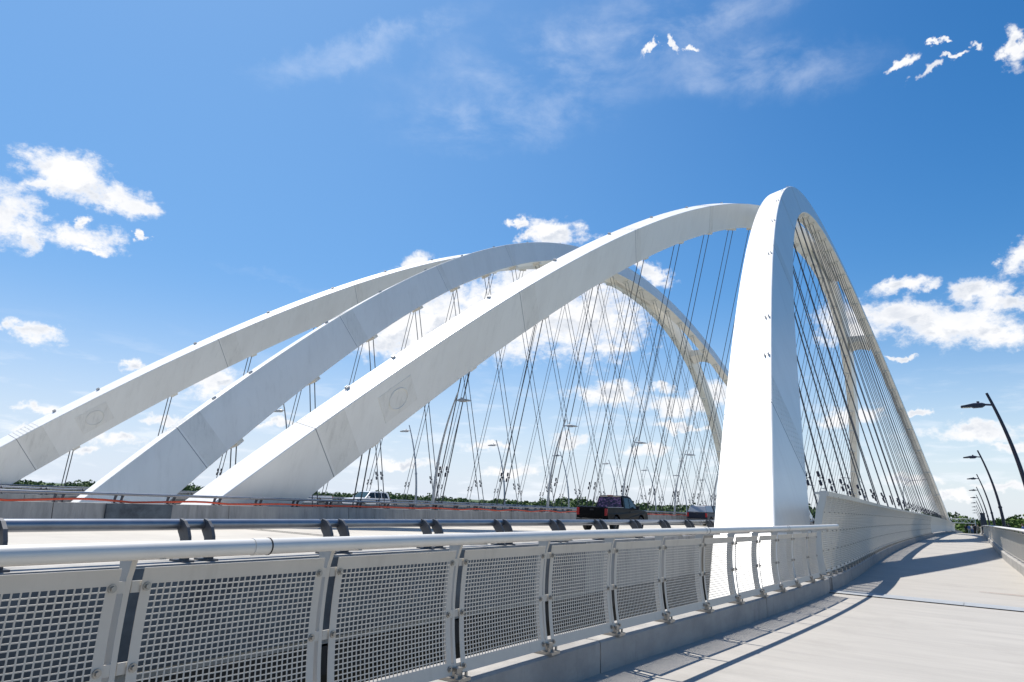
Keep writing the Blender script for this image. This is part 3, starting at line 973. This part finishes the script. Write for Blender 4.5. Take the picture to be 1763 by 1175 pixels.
for i in range(9):
    y = 28 + 26 * i + (1.8 if i == 0 else 0)
    loc = Vector((XR(min(y, 200)) + 0.70, y, ZK + crest(y)))
    lab = '%s navy-black curved street lamp %s the outer railing right of the footpath' % (ordinal(i), 'behind')
    lab = lab.replace('nearest navy', 'nearest, largest navy')
    if p0 is None: p0 = lamp_obj(lab, g, loc, 5.85, 0.98, 0.95, M['lamp_black'], 0.105)
    else: dup(p0, loc, 0, lab)
g = 'grey lamps on the median barrier'
p0 = None
for i in range(11):
    y = 28.2 + 11.85 * i
    loc = Vector((-23.55, y, -0.60 + crest(y)))
    lab = '%s grey curved lamp on the median barrier, head pointing right' % ordinal(i)
    if p0 is None:
        p0 = lamp_obj(lab, g, loc, 6.15, 1.25, 1.0, M['lamp_grey'], 0.09); p0.rotation_euler = (0, 0, math.pi)
    else: dup(p0, loc, math.pi, lab)
g = 'grey lamps on the far bridge'
p0 = None
for i in range(11):
    y = 28.2 + 12.1 * i
    loc = Vector((-35.35, y, -0.60 + crest(y)))
    lab = '%s grey curved lamp on the far bridge, head pointing left' % ordinal(i)
    if p0 is None: p0 = lamp_obj(lab, g, loc, 6.15, 1.25, 1.0, M['lamp_grey'], 0.09)
    else: dup(p0, loc, 0, lab)
def mast(label, loc, s):
    t = thing('highway_lamp', loc, label, 'street lamp', 'thin highway lamps beyond the bridge')
    L = Vector(loc)
    pts = [L, L + Vector((0, 0, 9)), L + Vector((s * 0.4, 0, 10.6)), L + Vector((s * 1.6, 0, 11.6)), L + Vector((s * 4.6, 0, 11.9))]
    b = MB(); b.tube(pts, [0.14, 0.1, 0.08, 0.07, 0.06], 8); b.build('mast', M['lamp_grey'], t, smooth=True)
    b = MB(); b.box(pts[-1], (1.0, 0.4, 0.16)); b.build('lamp_head', M['lamp_grey'], t, bevel=0.05)
mast('thin highway lamp with left arm, between the right arch leg and the screen', (-21, 185, -3.2), -1)
mast('thin highway lamp with an arm to the right, above the mesh screen', (-13.5, 190, -3.2), 1)

# ------------------------------------------------------------------ vehicles
def wheel(parent, x, y, r, w, rimm):
    b = MB()
    prof = [(r * 0.62, -w / 2), (r * 0.93, -w / 2), (r, -w / 2 + 0.03), (r, w / 2 - 0.03), (r * 0.93, w / 2), (r * 0.62, w / 2)]
    n = 24
    rings = [[(yy, rr * math.cos(2 * math.pi * k / n), rr * math.sin(2 * math.pi * k / n)) for rr, yy in prof] for k in range(n)]
    rings.append(rings[0])
    b.loft(rings, caps=False)
    wh = b.build('wheel', M['tyre'], parent, loc=(x, y, r), smooth=True)
    b = MB()
    b.tube([(-w * 0.36, 0, 0), (w * 0.36, 0, 0)], r * 0.64, 18)
    for k in range(6):
        a = k * math.pi / 3
        for sx in (-1, 1):
            b.box((sx * w * 0.39, 0.33 * r * math.cos(a), 0.33 * r * math.sin(a)), (0.03, r * 0.18, r * 0.5), Matrix.Rotation(a - math.pi / 2, 3, 'X'))
    b.build('rim', rimm, wh, loc=(0, 0, 0))
def vehicle(kind, label, loc, rotz, paint, group=None, decal=False, cap=False, cat=None):
    """local +y is forward; 5.6 m pickup or 5.0 m suv"""
    t = thing('pickup_truck' if kind != 'suv' else 'suv', loc, label, cat or ('pickup truck' if kind != 'suv' else 'car'), group, rotz)
    Wd = 0.98
    L = 2.85 if kind != 'suv' else 2.45
    r = 0.40
    ax = (-1.75, 1.80) if kind != 'suv' else (-1.45, 1.5)
    # lower body: side profile with wheel arches, extruded and tapered
    def arch(yc):
        return [(yc + 0.52 * math.cos(a), r + 0.52 * math.sin(a) - 0.02) for a in np.linspace(math.pi + 0.25, -0.25, 9)] if False else [(yc + 0.52 * math.cos(a), r - 0.02 + 0.52 * math.sin(a)) for a in np.linspace(-0.2 + math.pi + 0.2, 0.0, 9)]
    bel = 1.12
    bottom = [(-L, 0.52)] + [(y, max(z, 0.42)) for y, z in arch(ax[0])] + [(y, max(z, 0.42)) for y, z in arch(ax[1])] + [(L, 0.48)]
    hood = [(L + 0.03, 0.72), (L - 0.03, 0.95), (L - 0.25, 1.10), (L - 1.25, 1.17)]
    if kind == 'suv':
        top = hood + [(-L + 0.05, 1.10), (-L - 0.02, 0.8)]
    else:
        top = hood + [(0.1, 1.16), (-0.62, 1.16), (-0.64, 1.20), (-L + 0.02, 1.24), (-L - 0.02, 0.95)]
    poly = bottom + top
    b = MB()
    n = len(poly)
    rows = []
    for x, inset in ((-Wd, 0.0), (-Wd + 0.09, 0.0), (Wd - 0.09, 0.0), (Wd, 0.0)):
        pass
    def side(x, k):
        return [(x * (1 - 0.055 * max(0, (z - 0.85)) / 0.35) if k else x, y, z) for y, z in poly]
    ringsL = [side(-Wd, 1), side(-Wd * 0.9, 0), side(Wd * 0.9, 0), side(Wd, 1)]
    b.loft(ringsL)
    body = b.build('body', paint, t, loc=(0, 0, 0), bevel=0.035)
    # cab
    if kind == 'suv':
        cab = [(1.20, 1.13), (0.35, 1.80), (0.0, 1.86), (-1.7, 1.86), (-2.25, 1.74), (-2.42, 1.12)]
    else:
        cab = [(1.55, 1.13), (0.78, 1.80), (0.45, 1.88), (-0.35, 1.88), (-0.55, 1.82), (-0.66, 1.15)]
    def cx(z): return 0.93 - 0.22 * (z - 1.12) / 0.75
    b = MB(); b.loft([[(s * cx(z), y, z) for y, z in cab] for s in (-1, -0.5, 0.5, 1)])
    cb = b.build('cab', paint, t, loc=(0, 0, 0), bevel=0.05)
    # side windows, set just proud of the cab sides
    if kind == 'suv':
        wins = [[(0.92, 1.20), (0.36, 1.70), (-0.25, 1.74), (-0.25, 1.20)], [(-0.33, 1.20), (-0.33, 1.74), (-1.15, 1.74), (-1.15, 1.20)], [(-1.25, 1.20), (-1.25, 1.74), (-1.95, 1.70), (-2.15, 1.20)]]
    else:
        wins = [[(1.20, 1.22), (0.72, 1.70), (0.40, 1.76), (0.30, 1.22)], [(0.22, 1.22), (0.30, 1.76), (-0.30, 1.76), (-0.42, 1.22)]]
    for s in (-1, 1):
        for w_ in wins:
            b = MB()
            b.loft([[(s * (cx(z) + o_), y, z) for y, z in w_] for o_ in (-0.02, 0.008)])
            b.build('side_window', M['glass_blue'] if kind != 'suv' else M['glass'], cb, loc=(0, 0, 0))
    def slab(quad, nrm, name, m, th=0.012):
        nv = Vector(nrm).normalized()
        b = MB(); b.loft([[Vector(p) - nv * 0.02 for p in quad], [Vector(p) + nv * th for p in quad]])
        return b.build(name, m, cb, loc=(0, 0, 0))
    (y0, z0), (y1, z1) = cab[0], cab[1]
    def lerp(a, c, u): return a + (c - a) * u
    qa, qb = (lerp(y0, y1, 0.12), lerp(z0, z1, 0.12)), (lerp(y0, y1, 0.95), lerp(z0, z1, 0.95))
    slab([(-cx(qa[1]) + 0.06, *qa), (cx(qa[1]) - 0.06, *qa), (cx(qb[1]) - 0.07, *qb), (-cx(qb[1]) + 0.07, *qb)], (0, z1 - z0, y0 - y1), 'windscreen', M['glass_blue'])
    (y0, z0), (y1, z1) = cab[-1], cab[-2]
    qa, qb = (lerp(y0, y1, 0.12), lerp(z0, z1, 0.12)), (lerp(y0, y1, 0.93), lerp(z0, z1, 0.93))
    slab([(-cx(qa[1]) + 0.09, *qa), (cx(qa[1]) - 0.09, *qa), (cx(qb[1]) - 0.08, *qb), (-cx(qb[1]) + 0.08, *qb)], (0, -1, 0.15), 'rear_window', M['decal'] if decal else M['glass'])
    for s in (-1, 1):
        b = MB(); b.box((s * 0.86, -L - 0.02, 1.0), (0.17, 0.09, 0.36)); b.build('tail_light', M['tail'], body, loc=(0, 0, 0), bevel=0.02)
        b = MB(); b.box((s * 0.78, L - 0.06, 0.90), (0.30, 0.14, 0.2)); b.build('headlight', M['head'], body, loc=(0, 0, 0), bevel=0.03)
        b = MB(); b.box((s * 1.08, 1.02 if kind != 'suv' else 0.80, 1.27), (0.20, 0.12, 0.20)); b.box((s * 0.95, 1.04 if kind != 'suv' else 0.82, 1.2), (0.14, 0.06, 0.05)); b.build('mirror', paint if kind == 'suv' else M['trim'], cb, loc=(0, 0, 0), bevel=0.03)
        for yy in (0.2,) if kind != 'suv' else (0.1, -0.85):
            b = MB(); b.box((s * 0.985, yy, 1.04), (0.03, 0.17, 0.035)); b.build('door_handle', M['trim'], body, loc=(0, 0, 0))
        for y in ax:
            wheel(t, s * 0.83, y, r, 0.27, M['rim'] if paint is M['white_car'] else M['rim_dark'])
    b = MB(); b.box((0, -L - 0.06, 0.56), (1.86, 0.16, 0.2)); b.build('rear_bumper', M['trim'] if kind != 'suv' else paint, t, loc=(0, 0, 0), bevel=0.03)
    b = MB(); b.box((0, L + 0.03, 0.55), (1.86, 0.16, 0.24)); b.build('front_bumper', M['chrome'] if kind != 'suv' else paint, t, loc=(0, 0, 0), bevel=0.03)
    b = MB(); b.box((0, L + 0.0, 0.84), (1.1, 0.10, 0.24)); b.build('grille', M['trim'], body, loc=(0, 0, 0), bevel=0.02)
    b = MB(); b.box((0, 0, 0.47), (1.5, L * 1.85, 0.2)); b.build('chassis', M['trim'], t, loc=(0, 0, 0))
    if kind != 'suv':
        b = MB(); b.box((0, -L - 0.015, 0.98), (1.5, 0.04, 0.44)); tg_ = b.build('tailgate', paint, body, loc=(0, 0, 0), bevel=0.02)
        b = MB(); b.box((0, -L - 0.04, 1.1), (0.22, 0.03, 0.08)); b.build('handle', M['trim'], tg_, loc=(0, 0, 0))
        b = MB(); b.box((0, -0.545, 1.865), (0.34, 0.06, 0.05)); b.build('brake_light', M['tail'], cb, loc=(0, 0, 0))
        for s in (-1, 1):
            b = MB(); b.box((s * 0.88, -1.74, 1.245), (0.13, 2.1, 0.03)); b.build('bed_rail', M['silver_car'] if not cap else M['trim'], body, loc=(0, 0, 0))
        if cap:
            b = MB(); b.loft([[(s * (0.9 - 0.2 * (z - 1.24) / 0.6), y, z) for y, z in ((-0.7, 1.24), (-0.7, 1.84), (-2.6, 1.84), (-2.8, 1.24))] for s in (-1, 1)])
            b.build('bed_cap', M['silver_car'], t, loc=(0, 0, 0), bevel=0.05)
        else:
            b = MB(); b.box((0, -1.74, 1.215), (1.7, 2.05, 0.03)); b.build('bed_cover', M['trim'], t, loc=(0, 0, 0))
    return t
yy = 37.6
vehicle('pickup', 'black pickup truck with printed rear window driving away on the near road', (-17.6, yy, ZR + crest(yy)), rad(0.5), M['black_car'], decal=True).scale = (1.0, 1.0, 1.07)
yy = 66
vehicle('pickup', 'dark pickup with silver bed cap, farther up the near road beside the arch leg', (-21.2, yy, ZR + crest(yy)), 0, M['navy_car'], cap=True)
vehicle('suv', 'white suv with dark windows coming along the far road', (-51.3, 51.0, ZR + crest(50)), math.pi, M['white_car'])
vehicle('pickup', 'white pickup truck on the far road, partly behind the foot of the near arch', (-47.2, 39.0, ZR + crest(40)), math.pi, M['white_car'])

# ------------------------------------------------------------------ far end of the path: pillar, overlook, gantry, building, people
t = thing('dark_pillar', (1.20, 130, ZP + crest(130)), 'dark square pillar standing at the right edge of the path far ahead', 'pillar')
b = MB(); b.box((1.20, 130, ZP + crest(130) + 1.65), (0.62, 0.5, 3.3)); b.build('shaft', M['pillar'], t, bevel=0.03)
b = MB(); b.box((1.20, 130, ZP + crest(130) + 0.08), (0.8, 0.7, 0.16)); b.build('plinth', M['kerb'], t, bevel=0.02)
b = MB(); b.box((1.20, 130, ZP + crest(130) + 3.33), (0.7, 0.58, 0.06)); b.build('cap', M['pillar'], t)
z = ZP + crest(85)
b = MB(); b.box((4.1, 85, z - 0.17), (5.2, 30, 0.3)); tag(b.build('overlook_platform', M['path']), kind='structure')
t = thing('overlook_railing', (6.6, 85, z), 'thin dark railing round the overlook platform beyond the outer railing', 'railing')
for y in np.arange(70.3, 100, 2.1):
    b = MB(); b.box((6.55, y, z + 0.6), (0.05, 0.05, 1.24)); b.build('post', M['pillar'], t)
b = MB(); b.box((6.55, 85, z + 1.24), (0.07, 29.6, 0.06)); b.build('top_rail', M['alu'], t)
b = MB()
for y in np.arange(70.5, 99.8, 0.14): b.box((6.55, y, z + 0.62), (0.015, 0.015, 1.1))
b.build('bars', M['pillar'], t)

t = thing('sign_gantry', (-5, 430, -12), 'pale steel sign gantry spanning the road far beyond the arch', 'sign gantry')
zt, zb_ = 0.4, -8.4 + 8
for x in (-15.5, 0.6):
    for dy in (-0.6, 0.6):
        b = MB(); b.tube([(x, 430 + dy, -14), (x, 430 + dy, 0.2)], 0.22, 8); b.build('column', M['gantry'], t, smooth=True)
for zz_ in (0.2, -1.9):
    for dy in (-0.6, 0.6):
        b = MB(); b.tube([(-15.5, 430 + dy, zz_), (0.6, 430 + dy, zz_)], 0.16, 8); b.build('chord', M['gantry'], t, smooth=True)
b = MB()
for k in range(12):
    x0 = -15.5 + k * 1.34
    b.tube([(x0, 430 - 0.6, 0.2 if k % 2 else -1.9), (x0 + 1.34, 430 - 0.6, -1.9 if k % 2 else 0.2)], 0.09, 6)
b.build('lattice', M['gantry'], t)

def building(label, x, y, w, d, h):
    z = -20.4
    t = thing('low_building', (x, y, z), label, 'building', 'buildings on the far bank')
    b = MB(); b.box((x, y, z + h / 2), (w, d, h)); wl_ = b.build('wall', M['wallpaint'], t)
    b = MB(); b.box((x, y, z + h + 0.3), (w + 1.2, d + 1.2, 0.6)); b.build('roof', M['roofing'], t)
    for k in range(int(w / 5)):
        b = MB(); b.box((x - w / 2 + 2.5 + 5 * k, y - d / 2 - 0.02, z + h * 0.72), (2.4, 0.1, 1.8)); b.build('window', M['glass'], wl_)
building('long pale low building among the trees, right of the nearest lamp posts', 22, 520, 44, 18, 17.5)
building('small pale low building by the trees on the far bank, left of the lamp posts', -2, 560, 16, 14, 15)

def person_mesh(pose):
    V = [((0, 0, 0.95), 0.13), ((0, 0, 1.15), 0.13), ((0, 0, 1.38), 0.145), ((0, 0, 1.50), 0.06), ((0, 0.01, 1.58), 0.075), ((0, 0.02, 1.68), 0.095), ((0, 0, 1.74), 0.06)]
    E_ = [(0, 1), (1, 2), (2, 3), (3, 4), (4, 5), (5, 6)]
    def chain(start, pts):
        p = start
        for q in pts:
            V.append(q); E_.append((p, len(V) - 1)); p = len(V) - 1
    st = pose
    for s in (-1, 1):
        f = s * st
        chain(0, [((s * 0.10, 0, 0.86), 0.095), ((s * 0.11, f * 0.10, 0.48), 0.065), ((s * 0.11, f * 0.02 - abs(f) * 0.02 + f * 0.15, 0.10), 0.045), ((s * 0.12, f * 0.15 + 0.13, 0.035), 0.035)])
        chain(2, [((s * 0.20, 0, 1.40), 0.065), ((s * 0.25, -f * 0.05, 1.12), 0.045), ((s * 0.25, 0.06 - f * 0.14, 0.88), 0.036), ((s * 0.25, 0.08 - f * 0.16, 0.79), 0.035)])
    me = bpy.data.meshes.new('person')
    me.from_pydata([v[0] for v in V], E_, [])
    o = bpy.data.objects.new('tmp', me); COL.objects.link(o)
    md = o.modifiers.new('skin', 'SKIN'); md.use_smooth_shade = True
    for i, v in enumerate(V):
        me.skin_vertices[0].data[i].radius = (v[1], v[1])
    me.skin_vertices[0].data[0].use_root = True
    o.modifiers.new('sub', 'SUBSURF').levels = 1
    dg = bpy.context.evaluated_depsgraph_get()
    out = bpy.data.meshes.new_from_object(o.evaluated_get(dg))
    bpy.data.objects.remove(o)
    return out
pm = [person_mesh(1.0), person_mesh(0.25)]
def person(label, loc, rotz, shirt, trousers, pose=0, sc=1.0):
    me = pm[pose].copy()
    me.materials.clear()
    for m in (M['skin'], shirt, trousers, M['hair']): me.materials.append(m)
    for p in me.polygons:
        c = p.center
        p.material_index = 3 if (c.z > 1.70 or (c.z > 1.6 and c.y < 0.0)) else 1 if (0.93 < c.z < 1.48 and not (abs(c.x) > 0.18 and c.z < 1.05)) else 2 if (0.06 < c.z <= 0.93 and abs(c.x) < 0.22) else 3 if c.z <= 0.06 else 0
    o = bpy.data.objects.new('person', me); COL.objects.link(o)
    o.location = loc; o.rotation_euler = (0, 0, rotz); o.scale = (sc,) * 3
    tag(o, label, 'person', 'people out on the bridge')
def pz(y): return ZP + crest(y)
person('person in dark clothes, leftmost of the group far along the path', (-1.55, 176, pz(176)), 0.2, M['cloth_dark'], M['cloth_dark'], 0)
person('person in a blue top and pale trousers in the group far along the path', (-0.95, 168, pz(168)), 3.0, M['cloth_blue'], M['cloth_pale'], 0)
person('person in a pale top in the middle of the group far along the path', (-0.45, 170, pz(170)), 2.9, M['cloth_pale'], M['cloth_blue'], 1)
person('person in black in front of the group far along the path', (0.05, 165, pz(165)), 0.1, M['cloth_dark'], M['cloth_dark'], 0, 1.05)
person('person in black close behind the pale top in the group along the path', (-0.1, 172, pz(172)), 0.2, M['cloth_dark'], M['cloth_dark'], 1)
person('person in tan clothes at the right of the group far along the path', (0.50, 160, pz(160)), 3.1, M['cloth_tan'], M['cloth_tan'], 1)
zo = ZP + crest(85) - 0.02
person('person in a blue top standing on the overlook beyond the outer railing', (3.9, 84, zo), 1.2, M['cloth_blue'], M['cloth_dark'], 1)
person('person in dark clothes standing beside the blue top on the overlook', (4.35, 84.5, zo), 1.5, M['cloth_dark'], M['cloth_dark'], 1)
person('person in dark clothes standing alone on the overlook, behind the second lamp', (2.9, 88, zo), 0.6, M['cloth_dark'], M['cloth_grey'], 1)

# ------------------------------------------------------------------ trees
def leaf_quads(b, centre, rad3, n, size, rng):
    for _ in range(n):
        while True:
            p = rng.uniform(-1, 1, 3)
            if (p ** 2).sum() < 1: break
        rr = (p ** 2).sum() ** 0.5
        p = p / max(rr, 1e-6) * rr ** 0.5
        c = np.array(centre) + p * rad3
        u = rng.normal(size=3); u /= np.linalg.norm(u)
        v = np.cross(u, rng.normal(size=3)); v /= np.linalg.norm(v)
        s = size * rng.uniform(0.6, 1.4)
        b.add([c - u * s - v * s * 0.5, c + u * s * 0.3 - v * s * 0.6, c + u * s + v * s * 0.4, c - u * s * 0.2 + v * s * 0.7], [(0, 1, 2, 3)])
def tree(label, x, y, h, w, m, z=-20.4, nclump=16, per=34, ls=0.8, seed=0):
    rng = np.random.default_rng(seed)
    t = thing('broadleaf_tree', (x, y, z), label, 'tree', 'trees on the far bank beyond the path')
    b = MB()
    b.tube([(x, y, z), (x + 0.2, y, z + h * 0.3), (x + 0.1, y, z + h * 0.6)], [0.45, 0.32, 0.15], 8)
    for k in range(5):
        a = rng.uniform(0, 6.28); z1 = z + h * rng.uniform(0.25, 0.5)
        b.tube([(x + 0.15, y, z1), (x + w * 0.3 * math.cos(a), y + w * 0.3 * math.sin(a), z1 + h * 0.22)], [0.16, 0.05], 6)
    b.build('trunk', M['bark'], t, smooth=True)
    b = MB()
    for k in range(nclump):
        a = rng.uniform(0, 6.28); u = rng.uniform(0.28, 0.95)
        rr = w * 0.5 * math.sqrt(max(0.05, 1 - ((u - 0.55) / 0.5) ** 2)) * rng.uniform(0.3, 0.95)
        c = (x + rr * math.cos(a), y + rr * math.sin(a), z + h * u)
        q = rng.uniform(0.16, 0.26) * w
        leaf_quads(b, c, np.array([q, q, q * 0.75]), per, ls, rng)
    b.build('crown', m, t)
rt_ = np.random.default_rng(5)
specs = []
# (image x, distance, crown-top image y, width, material)
for (px, dist, py, wd, mm) in [(1640, 620, 884, 17, 'leaf1'), (1652, 560, 887, 15, 'leaf1'), (1661, 540, 890, 15, 'leaf2'), (1670, 600, 891, 14, 'leaf1'), (1676, 500, 897, 12, 'leaf1'),
                               (1689, 640, 896, 14, 'leaf1'), (1697, 560, 898, 13, 'leaf2'), (1706, 620, 897, 13, 'leaf1'), (1715, 480, 894, 13, 'leaf1'), (1724, 500, 896, 13, 'leaf1'),
                               (1733, 620, 899, 15, 'leaf2'), (1741, 430, 890, 8, 'leaf1'), (1750, 420, 893, 12, 'leaf2'), (1758, 410, 890, 13, 'leaf2'), (1768, 420, 889, 13, 'leaf2'), (1779, 430, 892, 14, 'leaf1'), (1747, 600, 895, 15, 'leaf1'), (1630, 640, 887, 15, 'leaf1'), (1620, 660, 886, 15, 'leaf1'), (1608, 660, 884, 15, 'leaf1')]:
    d = ray(px, py); d = d / math.hypot(d[0], d[1]) * dist
    specs.append((px, d[0], d[1], d[2] + 20.4, wd, mm))
specs.sort()
for i, (px, x, y, h, wd, mm) in enumerate(specs):
    lab = '%s tree, %s from the left beyond the end of the bridge' % ('dark green rounded' if mm == 'leaf1' else 'bright green leafy', 'first' if i == 0 else ordinal(i))
    tree(lab, x, y, max(h, 12), wd, M[mm], seed=i + 3, nclump=20)
# the long wood on the far bank reads as one mass
b = MB()
rng = np.random.default_rng(11)
az0 = math.radians(-82)
for k in range(1000):
    a = rng.uniform(az0, rad(-2))
    deg = math.degrees(a)
    dist = float(np.interp(deg, [-82, -60, -45, -30, -18, -6], [1150, 1150, 1080, 900, 760, 640])) * rng.uniform(0.98, 1.14)
    x, y = dist * math.sin(a), dist * math.cos(a)
    hh_ = rng.uniform(17, 23) + (rng.uniform(1, 4) if rng.random() < 0.08 else 0) + 2 * math.sin(a * 23) + 1.5 * math.sin(a * 71) + (2.0 if deg > -30 else 0)
    wd = rng.uniform(12, 20)
    nq = 64
    for _ in range(nq):
        u = rng.uniform(0.1, 1.0)
        rr = wd * 0.5 * math.sqrt(max(0.03, 1 - ((u - 0.45) / 0.58) ** 2)) * rng.uniform(0.4, 1) ** 0.5
        th = rng.uniform(0, 6.28)
        c = np.array([x + rr * math.cos(th), y + rr * math.sin(th), -20.4 + hh_ * u])
        s = rng.uniform(1.0, 2.1)
        u3 = rng.normal(size=3); u3 /= np.linalg.norm(u3)
        v3 = np.cross(u3, rng.normal(size=3)); v3 /= np.linalg.norm(v3)
        b.add([c - u3 * s - v3 * s * 0.6, c + u3 * s * 0.4 - v3 * s * 0.7, c + u3 * s + v3 * s * 0.5, c - u3 * s * 0.3 + v3 * s * 0.8], [(0, 1, 2, 3)])
tag(b.build('far_wood', M['leaf3']), kind='stuff')
